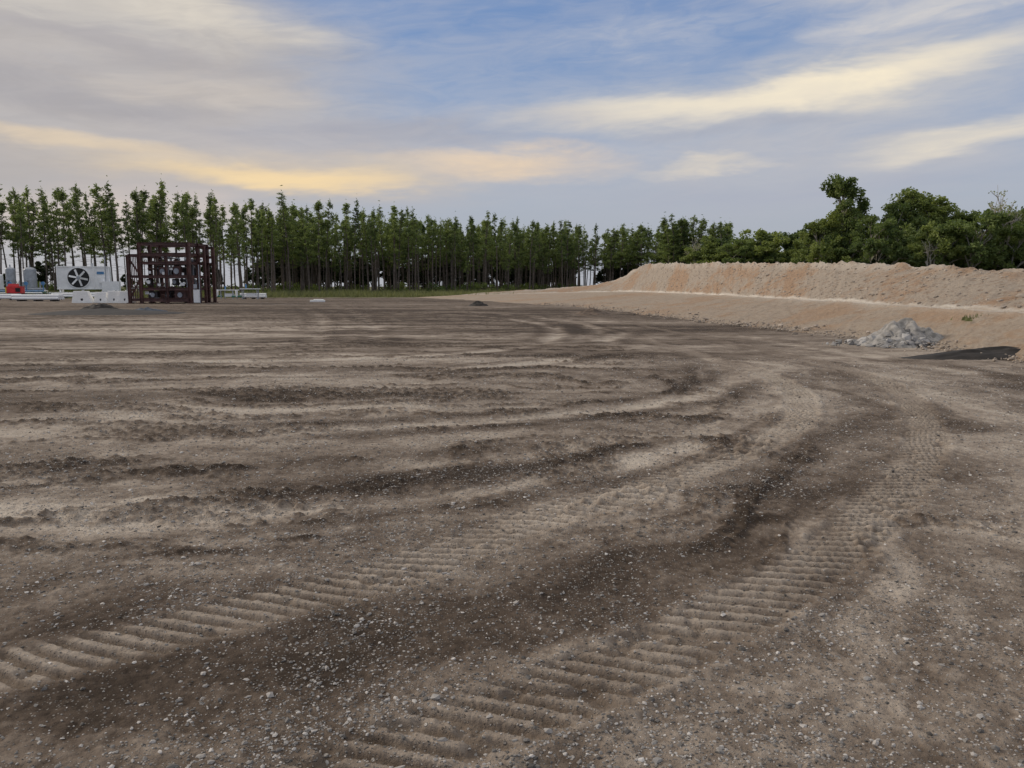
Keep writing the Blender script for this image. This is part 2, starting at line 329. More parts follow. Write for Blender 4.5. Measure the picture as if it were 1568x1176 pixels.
I=(np.arange(ns-1)[:,None]*nc+np.arange(nc-1)[None]); Q=np.stack([I,I+nc,I+nc+1,I+1],-1).reshape(-1,4)[:,::-1]
bm=np.array([np.exp(-((p+u-1.45)/.45)**4) if p<2 else np.exp(-(((u)/.035)**2)) for p,u in wt_])[None]*(.6+.7*fbm(SX*.7,TX*0,3,160))
crest=np.array([sst(.7,1,u) if p==2 else (1.0 if p>2 else 0) for p,u in wt_],dtype=float)[None]*sst(.42,.6,fbm(SX*.35,TX*1.5,4,165,.6))
bm=np.maximum(bm,crest*.4)
tone=.72*fbm(SX*.22+TX*.8,TX*1.6,4,170,.6)+.28*fbm(SX*1.0+TX*2.4,TX*1.2,5,175,.65); lowm=np.array([1.0 if p==0 else 0.0 for p,u in wt_])[None]*np.ones((ns,1))
m,nt,b=new_mat("sandy_dirt"); at=nt.n('ShaderNodeAttribute',attribute_name='bm'); sp=nt.n('ShaderNodeSeparateColor'); nt.lk(at.outputs['Color'],sp.inputs[0])
tc=nt.n('ShaderNodeTexCoord').outputs['Object']
c0=nt.mix(nt.rng(nt.m('ADD',sp.outputs[1],nt.m('MULTIPLY',nt.m('SUBTRACT',nt.noise(tc,.9,6,.7),.5),.7)),.40,.60),(.335,.225,.148,1),(.345,.29,.235,1))
c0=nt.mix(nt.m('MULTIPLY',nt.rng(nt.noise(tc,3.2,6,.80),.49,.62),.6),c0,(.200,.135,.090,1))
c0=nt.mix(nt.m('MULTIPLY',nt.rng(nt.noise(tc,8,6,.8),.50,.64),.55),c0,(.48,.41,.33,1))
c0=nt.mix(nt.m('MULTIPLY',sp.outputs[2],.30),c0,(.37,.285,.205,1))
c0=nt.mix(nt.m('MULTIPLY',sp.outputs[0],.85,clamp=True),c0,(.60,.55,.48,1))
nt.lk(c0,b.inputs['Base Color']); b.inputs['Roughness'].default_value=.95; b.inputs['Specular IOR Level'].default_value=.1
bp=nt.n('ShaderNodeBump'); bp.inputs['Strength'].default_value=1.0; bp.inputs['Distance'].default_value=.09; nt.lk(nt.noise(tc,7,6,.78),bp.inputs['Height']); nt.lk(bp.outputs[0],b.inputs['Normal'])
me=np_mesh("dirt_berm",V.reshape(-1,3),quads=Q,mats=[m],smooth_shade=True)
ca=me.color_attributes.new('bm','FLOAT_COLOR','POINT'); ca.data.foreach_set('color',np.stack([bm,tone,lowm,np.ones_like(tone)],-1).astype(np.float32).ravel())
add_obj("dirt_berm",me)
n_=3600; k=(rng.random(n_)**1.3*ns*.75).astype(int)+20; k=np.clip(k,0,ns-1); u=np.abs(rng.normal(0,.10,n_))
px=toe[k,0]*(1-u)+ben[k,0]*u-rng.exponential(.25,n_)+.15; py=toe[k,1]+rng.normal(0,.3,n_); sz=np.clip(np.exp(rng.normal(math.log(.026),.5,n_)),.008,.11); pz=np.maximum(u,0)*.8+.02
k2=(rng.random(2600)*ns*.8).astype(int)+60; j2=rng.integers(60,nc-16,2600); Pz=V[k2,j2]
px=np.concatenate([px,Pz[:,0]]);py=np.concatenate([py,Pz[:,1]]);pz=np.concatenate([pz,Pz[:,2]+.01]); sz=np.concatenate([sz,np.clip(np.exp(rng.normal(math.log(.040),.45,2600)),.015,.14)]); n_=len(px)
cl=rng.uniform(.24,.48,n_)[:,None]*np.array([[1,.84,.68]]); add_obj("dirt_clods",rocks("dirt_clods",px,py,pz,sz,stone,cl))

def heap(name,x,y,lx,ly,hh,mt,seed,z0=.02):
    g=44; U,Vv=np.meshgrid(np.linspace(-1,1,g),np.linspace(-1,1,g),indexing='ij'); q=np.hypot(U,Vv); e_=fbm(U*2+seed,Vv*2,4,seed)
    z=hh*np.clip((1-q*(.7+.7*e_)),0,None)**.8*(.4+1.3*fbm(U*5,Vv*5,4,seed+5))-(q>1)*.06+z0*(1-q)
    V=np.stack([x+U*lx,y+Vv*ly,z],-1).reshape(-1,3); I=(np.arange(g-1)[:,None]*g+np.arange(g-1)[None]); Qd=np.stack([I,I+g,I+g+1,I+1],-1).reshape(-1,4)
    return np_mesh(name,V,quads=Qd,mats=[mt],smooth_shade=True)
rp=bpy.data.objects.new("rock_pile",None); COL.objects.link(rp)
rubble=simple("grey_rubble",(.26,.245,.225,1),.9,.35,6,0,.6)
add_obj("pile_base",heap("pile_base",10.6,21.0,1.3,1.1,.62,rubble,41),parent=rp)
n_=1000; ax=rng.normal(0,.55,n_); ay=rng.normal(0,.45,n_); rad=np.hypot(ax/1.0,ay/.9); zz=np.maximum(0,.46*(1-rad/1.25))*rng.uniform(.7,1,n_)
sz=np.clip(np.exp(rng.normal(math.log(.055),.55,n_)),.018,.20); g=(rng.beta(1.6,2,n_)*.42+.12)[:,None]*np.array([[1,.975,.94]])
add_obj("rubble",rocks("rubble",10.6+ax,21.0+ay,zz+.03,sz,stone,g,.8,.42),parent=rp)

# ------------------------------------------------------------------ vegetation
class MB:
    def __init__(s): s.V=[];s.Q=[];s.M=[];s.n=0
    def quads(s,V,Q,mi):
        s.V.append(V);s.Q.append(Q+s.n);s.M.append(np.full(len(Q),mi));s.n+=len(V)
    def tube(s,p0,p1,r0,r1,mi=0,k=6):
        p0=np.array(p0,float);p1=np.array(p1,float);d=p1-p0;d/=np.linalg.norm(d)+1e-9
        a=np.cross(d,[0,0,1.0] if abs(d[2])<.9 else [1.0,0,0]);a/=np.linalg.norm(a);b_=np.cross(d,a)
        an=np.arange(k)*2*math.pi/k; c=np.cos(an)[:,None]*a+np.sin(an)[:,None]*b_
        V=np.vstack([p0+c*r0,p1+c*r1]); i=np.arange(k); s.quads(V,np.stack([i,(i+1)%k,(i+1)%k+k,i+k],-1),mi)
    def leaves(s,C,size,mi=1,asp=.5,up=0.0):
        n=len(C); a=rng.normal(size=(n,3)); a[:,2]*=.7; a/=np.linalg.norm(a,axis=1)[:,None]; b_=np.cross(a,rng.normal(size=(n,3))); b_/=np.linalg.norm(b_,axis=1)[:,None]
        sz=size*rng.uniform(.6,1.3,n)[:,None]; a=a*sz; b_=b_*sz*asp
        V=np.stack([C-a,C+b_*.9-a*.1,C+a,C-b_],1).reshape(-1,3); s.quads(V,np.arange(4*n).reshape(n,4),mi)
    def mesh(s,name,mats): return np_mesh(name,np.vstack(s.V),quads=np.vstack(s.Q),mats=mats,midx=np.concatenate(s.M))
def foliage(name,dark,light,trans=.35):
    m,nt,b=new_mat(name); tc=nt.n('ShaderNodeTexCoord').outputs['Object']; oi=nt.n('ShaderNodeObjectInfo').outputs['Random']; gi=nt.n('ShaderNodeNewGeometry').outputs['Random Per Island']
    f=nt.m('ADD',nt.m('MULTIPLY',nt.noise(tc,.55,2),.9),nt.m('ADD',nt.m('MULTIPLY',gi,.35),nt.m('MULTIPLY',oi,.5)))
    c=nt.mix(nt.rng(f,.45,1.25,0,1,False),dark,light); nt.lk(c,b.inputs['Base Color']); b.inputs['Roughness'].default_value=.7; b.inputs['Specular IOR Level'].default_value=.2
    tr=nt.n('ShaderNodeBsdfTranslucent'); nt.lk(nt.mix(1,c,(1.4,1.45,.85,1),'MULTIPLY'),tr.inputs[0]); mx=nt.n('ShaderNodeMixShader'); mx.inputs[0].default_value=trans
    nt.lk(b.outputs[0],mx.inputs[1]); nt.lk(tr.outputs[0],mx.inputs[2]); nt.lk(mx.outputs[0],m.node_tree.nodes['Material Output'].inputs[0]); return m
bark=simple("pine_bark",(.130,.103,.086,1),.9,.35,1.5); bark2=simple("grey_bark",(.22,.20,.17,1),.9,.3,1.5)
pineleaf=foliage("pine_needles",(.055,.084,.036,1),(.235,.285,.105,1),.38); broad=foliage("broadleaf_foliage",(.062,.098,.036,1),(.27,.31,.10,1)); pale=foliage("new_leaves",(.20,.22,.11,1),(.33,.33,.20,1))
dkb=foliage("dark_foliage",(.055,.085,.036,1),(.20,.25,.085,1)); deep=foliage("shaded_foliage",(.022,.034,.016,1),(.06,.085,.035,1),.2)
def pine(seed,H=18,cb=.52,lush=1.0,wid=1.0):
    global rng; rng=np.random.default_rng(seed); b=MB(); x0=rng.normal(0,.3,2); pts=[np.array([0,0,-.3])]
    for i in range(1,8):
        z=H*i/7; pts.append(np.array([x0[0]*(i/7)**2*2+rng.normal(0,.05),x0[1]*(i/7)**2*2+rng.normal(0,.05),z]))
    R=lambda z:.145*(1-z/H)**.7+.02
    for a,c in zip(pts[:-1],pts[1:]): b.tube(a,c,R(max(a[2],0)),R(c[2]),0,6)
    at=lambda z:np.array([np.interp(z,[p[2] for p in pts],[p[k] for p in pts]) for k in range(3)])
    nb=int(44*lush); CC=[]
    for i in range(nb):
        u=rng.random()**.85; z=H*(cb+(1-cb)*u*.97); rad=wid*(.35+2.0*(1-u)**.95*min(1,(u+.15)*3.2))*rng.uniform(.4,1.3)
        an=rng.uniform(0,6.28); el_=rng.uniform(-.15,.45)+.5*u; d=np.array([math.cos(an)*math.cos(el_),math.sin(an)*math.cos(el_),math.sin(el_)])
        p=at(z); e_=p+d*rad; b.tube(p,e_,.035,.012,0,3)
        k=int(26*rad/1.4)+7; tt=rng.uniform(.45,1.08,k)[:,None]; CC.append(p+d*rad*tt+rng.normal(0,.18,(k,3))*np.array([1,1,.8]))
    k=26; CC.append(at(H-.6)+rng.normal(0,1,(k,3))*np.array([.16,.16,.55]))
    b.leaves(np.vstack(CC),.24,1,.36)
    for i in range(14):
        z=H*rng.uniform(.22,cb); an=rng.uniform(0,6.28); L_=rng.uniform(.4,1.4); p=at(z); b.tube(p,p+np.array([math.cos(an)*L_,math.sin(an)*L_,rng.uniform(-.2,.3)]),.025,.008,0,3)
    return b.mesh("pine",[bark,pineleaf])
def broadleaf(seed,H=14,Wd=5,leafm=None,n_l=75,bk_=None,leafsz=.26,nclus=75,flat=1.0):
    global rng; rng=np.random.default_rng(seed); b=MB(); tips=[]
    def grow(p,d,L_,r,depth):
        e_=p+d*L_; b.tube(p,e_,r,r*.68,0,5)
        if depth==0: tips.append(e_); return
        for i in range(rng.integers(2,4) if depth<4 else 5):
            nd=d+rng.normal(0,.60,3)*np.array([1,1,.6]); nd[2]=max(nd[2],-.1)+.06; nd/=np.linalg.norm(nd); grow(p+d*L_*rng.uniform(.45,1),nd,L_*rng.uniform(.6,.88),r*.62,depth-1)
        if rng.random()<.7: tips.append(e_)
    grow(np.array([0,0,-.3]),np.array([rng.normal(0,.04),rng.normal(0,.04),1.0]),H*.27,H*.018,4)
    tp=np.array(tips); zmax=tp[:,2].max(); sx=Wd/ (np.percentile(np.hypot(tp[:,0],tp[:,1]),92)+.01)
    for i,v in enumerate(b.V): v[:,0]*=sx; v[:,1]*=sx; v[:,2]*=(H-.6)/zmax
    tp=tp*np.array([sx,sx,(H-.6)/zmax])
    if len(tp)>nclus: tp=tp[rng.choice(len(tp),nclus,replace=False)]
    C=[]
    for t_ in tp:
        rr_=rng.uniform(.40,1.05)*Wd/4.6; k=int(n_l*rng.uniform(.6,1.3)); v=rng.normal(size=(k,3)); v/=np.linalg.norm(v,axis=1)[:,None]; C.append(t_+v*rr_*rng.uniform(.25,1.15,(k,1))**.7*np.array([1,1,.75]))
    b.leaves(np.vstack(C),leafsz,1,.6)
    return b.mesh("broadleaf",[bk_ or bark2,leafm or broad])
def bush(seed,H=1.8,mat_=None):
    global rng; rng=np.random.default_rng(seed); b=MB(); C=[]
    for i in range(9):
        c=np.array([rng.normal(0,H*.45),rng.normal(0,H*.45),rng.uniform(.15,.75)*H]); b.tube((0,0,-.1),c,.03,.01,0,3); v=rng.normal(size=(45,3)); v/=np.linalg.norm(v,axis=1)[:,None]; C.append(c+v*H*.33*rng.uniform(.3,1,(45,1)))
    b.leaves(np.vstack(C),.16,1,.6); return b.mesh("bush",[bark,mat_ or broad])
pines=[pine(100+i,18,[.42,.5,.55,.62,.44,.53,.58,.36,.48,.57][i],[1.1,1,.85,.65,1.15,1,.75,1.25,.9,.8][i],[1,.9,.85,.75,1.15,.9,.7,1.2,1.05,.8][i]) for i in range(10)]
bushes=[bush(200+i,mat_=[broad,dkb,broad,dkb][i]) for i in range(4)]
broads=[broadleaf(300+i,12,4.2,[broad,dkb,broad,dkb][i],80,leafsz=.23,nclus=100) for i in range(4)]
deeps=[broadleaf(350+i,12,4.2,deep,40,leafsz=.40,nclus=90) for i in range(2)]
forest=bpy.data.objects.new("pine_forest",None); COL.objects.link(forest)
R2=random.Random(5)
front=smooth([(-150,118),(-84,127),(-60,131),(-46,141),(-38,158),(-19,167),(2.5,188),(20,210),(26,216)],12)
cum=np.concatenate([[0],np.cumsum(np.linalg.norm(np.diff(front,axis=0),axis=1))])
for row in range(13):
    s=R2.uniform(0,2)
    while s<cum[-1]:
        x=np.interp(s,cum,front[:,0]); y=np.interp(s,cum,front[:,1])
        nrow=0 if x<-112 else (6 if x<-55 else (9 if x<-38 else 12))
        if row<nrow:
            px=x+R2.uniform(-1.3,1.3)-row*.9; py=y+row*3.6+R2.uniform(-1.8,1.8)
            sc=R2.uniform(.76,1.06)*(1.0 if R2.random()>.14 else .72); wd=R2.uniform(.8,1.25)
            add_obj("pine_tree_part",R2.choice(pines),(px,py,0),forest,R2.uniform(0,6.28),(sc*wd,sc*wd,sc))
            if R2.random()<.30:
                q=R2.uniform(.5,1.5); add_obj("bush_part",R2.choice(bushes),(px+R2.uniform(-2,2),py+R2.uniform(-1,1),0),forest,R2.uniform(0,6),(q,q,q))
        s+=R2.uniform(1.6,4.4)
s=0
while s<cum[-1]:
    x=np.interp(s,cum,front[:,0]); y=np.interp(s,cum,front[:,1]); right=x>-48
    dep=R2.uniform(26,44) if right else R2.uniform(20,27)
    if right or (R2.random()<.38 and x>-112):
        q=R2.uniform(.55,.95) if right else R2.uniform(.3,.6)
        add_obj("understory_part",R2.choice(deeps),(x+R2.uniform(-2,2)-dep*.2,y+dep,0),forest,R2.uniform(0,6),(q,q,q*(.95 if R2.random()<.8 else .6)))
    s+=R2.uniform(.9,2.2)
for (cx,cy,nn,spx,spy,sc0) in ((34,222,30,8,12,1.02),(45,222,24,3.5,10,.98),(41,188,16,3.6,5,.99),(50,190,14,2.4,6,.92),(66,205,30,14,8,.78),(100,190,26,25,10,.9)):
    for i in range(nn):
        sc=sc0*R2.uniform(.85,1.03); add_obj("pine_tree_part",R2.choice(pines[:1]+pines[4:5]+pines[7:9]+pines[1:2]),(cx+R2.uniform(-1,1)*spx,cy+R2.uniform(-1,1)*spy,0),forest,R2.uniform(0,6.28),(sc*1.3,sc*1.3,sc))
for i in range(30):
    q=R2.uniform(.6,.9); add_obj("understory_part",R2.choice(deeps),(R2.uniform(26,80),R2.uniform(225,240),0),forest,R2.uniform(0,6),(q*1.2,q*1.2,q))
woods=bpy.data.objects.new("broadleaf_woods",None); COL.objects.link(woods)
for i in range(75):
    x=R2.uniform(38,125); y=150-.35*(x-40)+R2.uniform(-8,14); s=R2.uniform(.72,1.08)
    add_obj("tree_part",R2.choice(broads),(x,y,0),woods,R2.uniform(0,6),(s*1.15,s*1.15,s*.95))
for i in range(64):
    x=R2.uniform(42,95); y=100+R2.uniform(-8,12)-.25*(x-44); s=R2.uniform(.58,1.02)
    add_obj("tree_part",R2.choice(broads),(x,y,0),woods,R2.uniform(0,6),(s*.9,s*.9,s*.92))
bigs=[broadleaf(400,16.4,4.6,broad,120,leafsz=.21,nclus=150),broadleaf(401,15.4,5.0,dkb,120,leafsz=.21,nclus=150),broadleaf(402,14.6,4.4,broad,120,leafsz=.21,nclus=140)]
for k,(x,y,s,me_) in enumerate([(44.5,106,1.0,0),(42.8,107,.74,2),(46.6,108,.84,2),(51,107,.92,1),(54.0,106,.90,0),(56.5,106,.95,2),(69,104,.84,1),(63,108,.82,2),(66,88,.84,0),(61,95,.74,1)]):
    add_obj("broadleaf_tree",bigs[me_],(x,y,0),None,k*1.3,(s,s,s))
bare=broadleaf(500,14,3.0,pale,9,simple("pale_bark",(.42,.38,.33,1),.9,.2,2),.13)
for x,y,s in ((57.0,92,1.0),(48.5,90,.62),(35,150,.85)):
    add_obj("budding_tree",bare,(x,y,0),None,x,(s,s,s))
rng=np.random.default_rng(9)
def tufts(name,x,y,z,hh,mat_,k=7):
    n=len(x); X_=np.repeat(x,k)+rng.normal(0,.12,n*k); Y_=np.repeat(y,k)+rng.normal(0,.12,n*k); Z_=np.repeat(z,k); H_=np.repeat(hh,k)*rng.uniform(.5,1.2,n*k)
    an=rng.uniform(0,6.28,n*k); wd=.035+.02*H_; dx=np.cos(an)*wd; dy=np.sin(an)*wd; lx=rng.normal(0,.25,n*k)*H_; ly=rng.normal(0,.25,n*k)*H_
    V=np.stack([np.stack([X_-dx,Y_-dy,Z_],-1),np.stack([X_+dx,Y_+dy,Z_],-1),np.stack([X_+lx,Y_+ly,Z_+H_],-1)],1).reshape(-1,3)
    return np_mesh(name,V,tris=np.arange(3*n*k).reshape(-1,3),mats=[mat_])
gm=foliage("grass_blades",(.09,.105,.042,1),(.22,.22,.11,1),.3)
n_=16000; x=rng.uniform(-110,10,n_); fy=np.interp(x,front[:,0],front[:,1]); y=fy-rng.uniform(-6,1,n_)-rng.random(n_)**1.2*(fy-108-.18*(x+40))
hh_=rng.uniform(.15,1.0,n_)*(.5+fbm(x*.15,y*.15,3,77))
add_obj("grass",tufts("grass",x,y,np.zeros(n_),hh_,gm,6))
n_=40; x=13.0+rng.normal(0,.22,n_); y=21.4+rng.normal(0,.22,n_); add_obj("weeds",tufts("weeds",x,y,np.full(n_,.66),rng.uniform(.06,.2,n_),gm,5))

# ------------------------------------------------------------------ equipment
class Bld:
    def __init__(s): s.V=[];s.F=[];s.M=[];s.mats=[];s.n=0
    def mi(s,m):
        if m not in s.mats: s.mats.append(m)
        return s.mats.index(m)
    def raw(s,V,F,m):
        s.V+= [tuple(v) for v in V]; s.F+=[tuple(i+s.n for i in f) for f in F]; s.M+=[s.mi(m)]*len(F); s.n+=len(V)
    def box(s,c,d,m,rot=None,taper=1.0):
        hx,hy,hz=[q/2 for q in d]; V=[]
        for z in(-1,1):
            t=taper if z>0 else 1
            for X_,Y_ in((-1,-1),(1,-1),(1,1),(-1,1)): 
                v=Vector((X_*hx*t,Y_*hy*t,z*hz)); 
                if rot: v=rot@v
                V.append(v+Vector(c))
        s.raw(V,[(0,3,2,1),(4,5,6,7),(0,1,5,4),(1,2,6,5),(2,3,7,6),(3,0,4,7)],m)
    def cyl(s,p0,p1,r,m,k=12,r1=None):
        p0=Vector(p0);p1=Vector(p1);d=(p1-p0).normalized(); a=d.orthogonal().normalized(); b=d.cross(a); r1=r if r1 is None else r1
        V=[p0+(a*math.cos(t)+b*math.sin(t))*r for t in [i*2*math.pi/k for i in range(k)]]+[p1+(a*math.cos(t)+b*math.sin(t))*r1 for t in [i*2*math.pi/k for i in range(k)]]
        s.raw(V,[(i,(i+1)%k,(i+1)%k+k,i+k) for i in range(k)]+[tuple(range(k-1,-1,-1)),tuple(range(k,2*k))],m)
    def beam(s,p0,p1,w,m):
        p0=Vector(p0);p1=Vector(p1);d=p1-p0; L_=d.length; q=d.to_track_quat('X','Z').to_matrix(); c=(p0+p1)/2
        for o in(-1,1): s.box(c+q@Vector((0,0,o*w*.46)),(L_,w*.8,w*.09),m,q)
        s.box(c,(L_,w*.12,w*.9),m,q)
    def dome(s,c,r,m,up=1,sq=.5,k=14):
        for j in range(4):
            t=j/4*math.pi/2; t2=(j+1)/4*math.pi/2
            s.cyl(Vector(c)+Vector((0,0,up*r*sq*math.sin(t))),Vector(c)+Vector((0,0,up*r*sq*math.sin(t2))),r*math.cos(t),m,k,max(.01,r*math.cos(t2)))
    def obj(s,name,loc,rz=0,bev=0,sc=None):
        me=bpy.data.meshes.new(name); me.from_pydata(s.V,[],s.F); me.update()
        for m in s.mats: me.materials.append(m)
        me.polygons.foreach_set('material_index',s.M)
        o=add_obj(name,me,loc,None,rz,sc)
        if bev: md=o.modifiers.new('b','BEVEL'); md.width=bev; md.segments=2
        return o
rust=simple("red_oxide_steel",(.095,.042,.034,1),.6,.35,2,.0); dkst=simple("dark_steel",(.035,.03,.03,1),.5,.3,3,.3)
white=simple("white_paint",(.84,.84,.83,1),.5,.04,2); greyp=simple("grey_steel",(.36,.38,.41,1),.45,.15,2,.2); bluep=simple("blue_paint",(.08,.22,.42,1),.4,.15,2)
redp=simple("red_paint",(.62,.03,.03,1),.4,.15,2); yel=simple("yellow_paint",(.7,.48,.05,1),.5,.15,2); blk=simple("black_rubber",(.018,.018,.018,1),.8,.2,3); conc=simple("pale_concrete",(.84,.83,.80,1),.85,.05,1.5); green=simple("green_paint",(.05,.18,.12,1),.5,.1,2)
f=Bld(); rq=random.Random(3)
def col_(x,y,h,w_=.30): f.beam((x,y,0),(x,y,h),w_,rust); f.box((x,y,.04),(.5,.5,.08),rust)
D=4.2
for y in(-D/2,0,D/2):
    col_(-2.35,y,5.6); col_(2.65,y,5.6,.34)
for y in(-D/2,D/2): col_(-3.55,y,4.5); col_(.35,y,4.4,.22)
col_(3.3,D/2,5.35,.3); col_(3.3,0,5.35,.24)
for z in(.35,1.35,2.5,3.75,4.55,5.5):
    for y in(-D/2,D/2): f.beam((-2.35,y,z),(2.65,y,z),.26 if z>.4 else .34,rust)
    for x in(-2.35,2.65): f.beam((x,-D/2,z),(x,D/2,z),.24,rust)
for z in(.35,2.5,4.45):
    for y in(-D/2,D/2): f.beam((-3.55,y,z),(-2.35,y,z),.24,rust)
    f.beam((-3.55,-D/2,z),(-3.55,D/2,z),.24,rust)
for z in(3.75,4.4,5.3):
    f.beam((2.65,D/2,z),(3.3,D/2,z),.22,rust); f.beam((2.65,0,z),(3.3,0,z),.22,rust)
for i in range(9): f.box((-2.1+i*.56,0,4.45),(.07,D-.3,.12),rust)
for i in range(16): f.box((-2.2+i*.30,0,1.45),(.05,D-.3,.06),dkst)
for i in range(12): f.box((-2.2+i*.4,0,3.86),(.05,D-.3,.06),dkst)
f.beam((-3.55,-D/2,.4),(-2.35,-D/2,2.4),.14,rust); f.beam((-3.55,-D/2,4.3),(-2.35,-D/2,2.6),.14,rust)
for i in range(7): f.box((-3.4+i*.16,-D/2-.02,3.4),(.06,.06,1.9),rust)
for i in range(5): f.box((-3.4+i*.22,-D/2-.02,1.4),(.07,.06,2.0),rust)
for i in range(38):
    x=rq.uniform(-2.0,2.4); y=rq.uniform(-1.7,1.7); z0=rq.choice([.3,1.4,2.5]); z1=z0+rq.uniform(.9,2.0); r_=rq.uniform(.05,.13); mt=rq.choice([rust,rust,dkst,rust,greyp,dkst])
    f.cyl((x,y,z0),(x,y,z1),r_,mt,10); x2=max(-2.1,min(2.5,x+rq.uniform(-1.8,1.8))); f.cyl((x,y,z1),(x2,y,z1),r_,mt,10)
    f.cyl((x,y,z1-.12),(x,y,z1-.05),r_*1.8,mt,10)
for (x,y,z,w_,h_) in ((-1.3,-1.6,.8,.9,.7),(-.4,-1.2,3.0,.8,.8),(1.2,-1.5,3.0,.7,.9),(1.5,-1.6,.8,1.1,.8),(.2,-1.5,.75,.6,.6),(.9,-1.4,2.0,.5,.6),(-1.6,-1.7,2.0,.5,.6),(0,.5,2.9,3.6,.9),(-.6,.9,1.0,2.8,.9)):
    f.box((x,y,z),(w_,.5,h_),rq.choice([rust,dkst,dkst])); f.cyl((x,y-.26,z),(x,y-.34,z),h_*.3,rq.choice([greyp,dkst,white]),12)
f.cyl((-1.7,.8,2.9),(2.2,.8,2.9),.55,dkst,18); f.cyl((-1.0,-.6,.5),(1.9,-.6,.5),.38,rust,16)
for (x,z) in ((-1.5,2.9),(-.6,1.75),(.3,2.25),(.7,3.2),(1.9,2.7),(1.8,1.8),(-.1,2.8),(-1.9,1.0),(-1.45,.9),(-.9,.45)): f.box((x,-D/2+.25,z),(rq.uniform(.2,.5),.05,rq.uniform(.15,.38)),white)
f.box((3.3,-D/2,.7),(.5,.3,1.2),white); f.cyl((3.45,-D/2+.4,0),(3.45,-D/2+.4,3.6),.05,greyp,8); f.box((3.3,-D/2-.2,1.6),(.3,.15,.4),greyp); f.cyl((3.0,-D/2,0.0),(3.0,-D/2,2.6),.10,rust,8)
f.obj("steel_equipment_frame",(-32.3,74.5,0),math.radians(-3),0,(.93,.93,1))
c=Bld(); c.box((0,0,2.5),(6.6,1.9,3.2),white)
for x in(-3.05,3.05):
    for y in(-.75,.75): c.box((x,y,.45),(.22,.22,.9),white)
c.box((0,-.98,4.05),(6.8,.12,.16),white); c.box((0,-.98,.95),(6.8,.12,.16),white)
for x in(-3.3,3.3,1.35): c.box((x,-.98,2.5),(.14,.12,3.0),white)
fx=-.6; c.cyl((fx,-.96,2.5),(fx,-1.12,2.5),1.5,white,32); c.cyl((fx,-1.12,2.5),(fx,-1.14,2.5),1.38,blk,32)
for i in range(6):
    a_=math.radians(60*i+12); q=Matrix.Rotation(a_,3,'Y'); c.box(Vector((fx,-1.2,2.5))+q@Vector((.72,0,0)),(1.0,.05,.26),white,q@Matrix.Rotation(.35,3,'X'))
c.cyl((fx,-1.15,2.5),(fx,-1.3,2.5),.24,greyp,16)
c.box((2.2,-1.0,3.2),(.9,.08,.35),bluep); c.box((2.4,-1.1,2.2),(.7,.3,.9),white); c.cyl((2.9,-1.2,0),(2.9,-1.2,5.6),.06,greyp); c.cyl((1.0,.3,4.1),(1.0,.3,4.6),.14,greyp)
c.box((3.6,-1.4,1.2),(2.2,1.6,1.6),white); c.box((-.3,-.2,.3),(9.5,2.2,.35),white)
c.obj("air_cooler",(-61.3,112,.3),math.radians(18))
def vessel(name,x,y,r_,h_,mt):
    v=Bld(); v.cyl((0,0,.9),(0,0,h_),r_,mt,20); v.dome((0,0,h_),r_,mt,1); v.dome((0,0,.9),r_,mt,-1)
    for a_ in(.5,2.1,3.7,5.3): v.box((math.cos(a_)*r_*.8,math.sin(a_)*r_*.8,.45),(.12,.12,.9),mt)
    v.cyl((0,0,h_+r_*.45),(0,0,h_+r_*.45+.4),.09,mt); v.cyl((0,-r_,h_*.6),(0,-r_-.35,h_*.6),.22,mt); v.cyl((r_,0,1.3),(r_+1.2,0,1.3),.09,mt); v.cyl((r_+1.2,0,1.3),(r_+1.2,0,.0),.09,mt)
    v.obj(name,(x,y,0))
vessel("process_vessel",-74.5,116,.65,4.1,greyp); vessel("process_vessel",-71.6,116,.85,4.0,greyp); vessel("process_vessel",-77.5,118,.5,3.2,white); vessel("process_vessel",-58.0,118,.35,3.4,greyp)
p=Bld()
for i in range(5): p.cyl((-5,-.6+i*.35,.7+.25*(i%3)),(5,-.6+i*.35,.7+.25*(i%3)),.10,[white,bluep,greyp,green,white][i],10)
for x in(-4.5,-2.2,0,2.2,4.5): p.box((x,0,.35),(.2,2,.7),greyp); p.box((x,0,1.6),(.12,.12,1.2),greyp); p.cyl((x+.4,0,.9),(x+.4,0,2.0),.07,bluep); p.cyl((x+.4,-.1,2.0),(x+.4,.1,2.0),.25,bluep)
p.obj("pipe_manifold",(-70,108,0),.05)
t=Bld(); t.box((0,0,1.15),(1.7,1.1,.9),redp); t.box((-.2,0,1.75),(1.1,.95,.35),redp,None,.8); t.box((0,0,.62),(2.3,1.0,.14),blk); t.box((.45,-.57,1.15),(.55,.04,.5),blk); t.cyl((.5,0,1.6),(.5,0,2.35),.06,greyp)
for x in(-.55,.55): t.cyl((x,-.62,.4),(x,-.44,.4),.38,blk,18); t.cyl((x,.44,.4),(x,.62,.4),.38,blk,18); t.cyl((x,-.64,.4),(x,-.62,.4),.18,yel,14)
t.box((-1.3,0,.62),(.8,.1,.1),blk); t.box((-.95,-.2,1.1),(.15,.6,.7),yel)
t.obj("trailer_pump",(-63.4,99.5,0),.2,.03)
def lengths(name,x,y,L_,n,rz):
    b_=Bld()
    for i in range(n): b_.cyl((-L_/2+rq.uniform(-.3,.3),i*.34,.30),(L_/2,i*.34,.30),.15,white,10)
    for i in range(n-1): b_.cyl((-L_/2+rq.uniform(-.3,.3),.17+i*.34,.58),(L_/2,.17+i*.34,.58),.15,white,10)
    for q in(-L_*.35,0,L_*.35): b_.box((q,n*.15,.07),(.25,n*.36,.14),dkst)
    b_.obj(name,(x,y,0),rz)
lengths("pipe_stack",-51.5,84,5,4,.03); lengths("pipe_stack",-60,90,6,3,-.05); lengths("pipe_stack",-57,104,9,4,.02); lengths("pipe_stack",-33,99,3.2,3,.1)
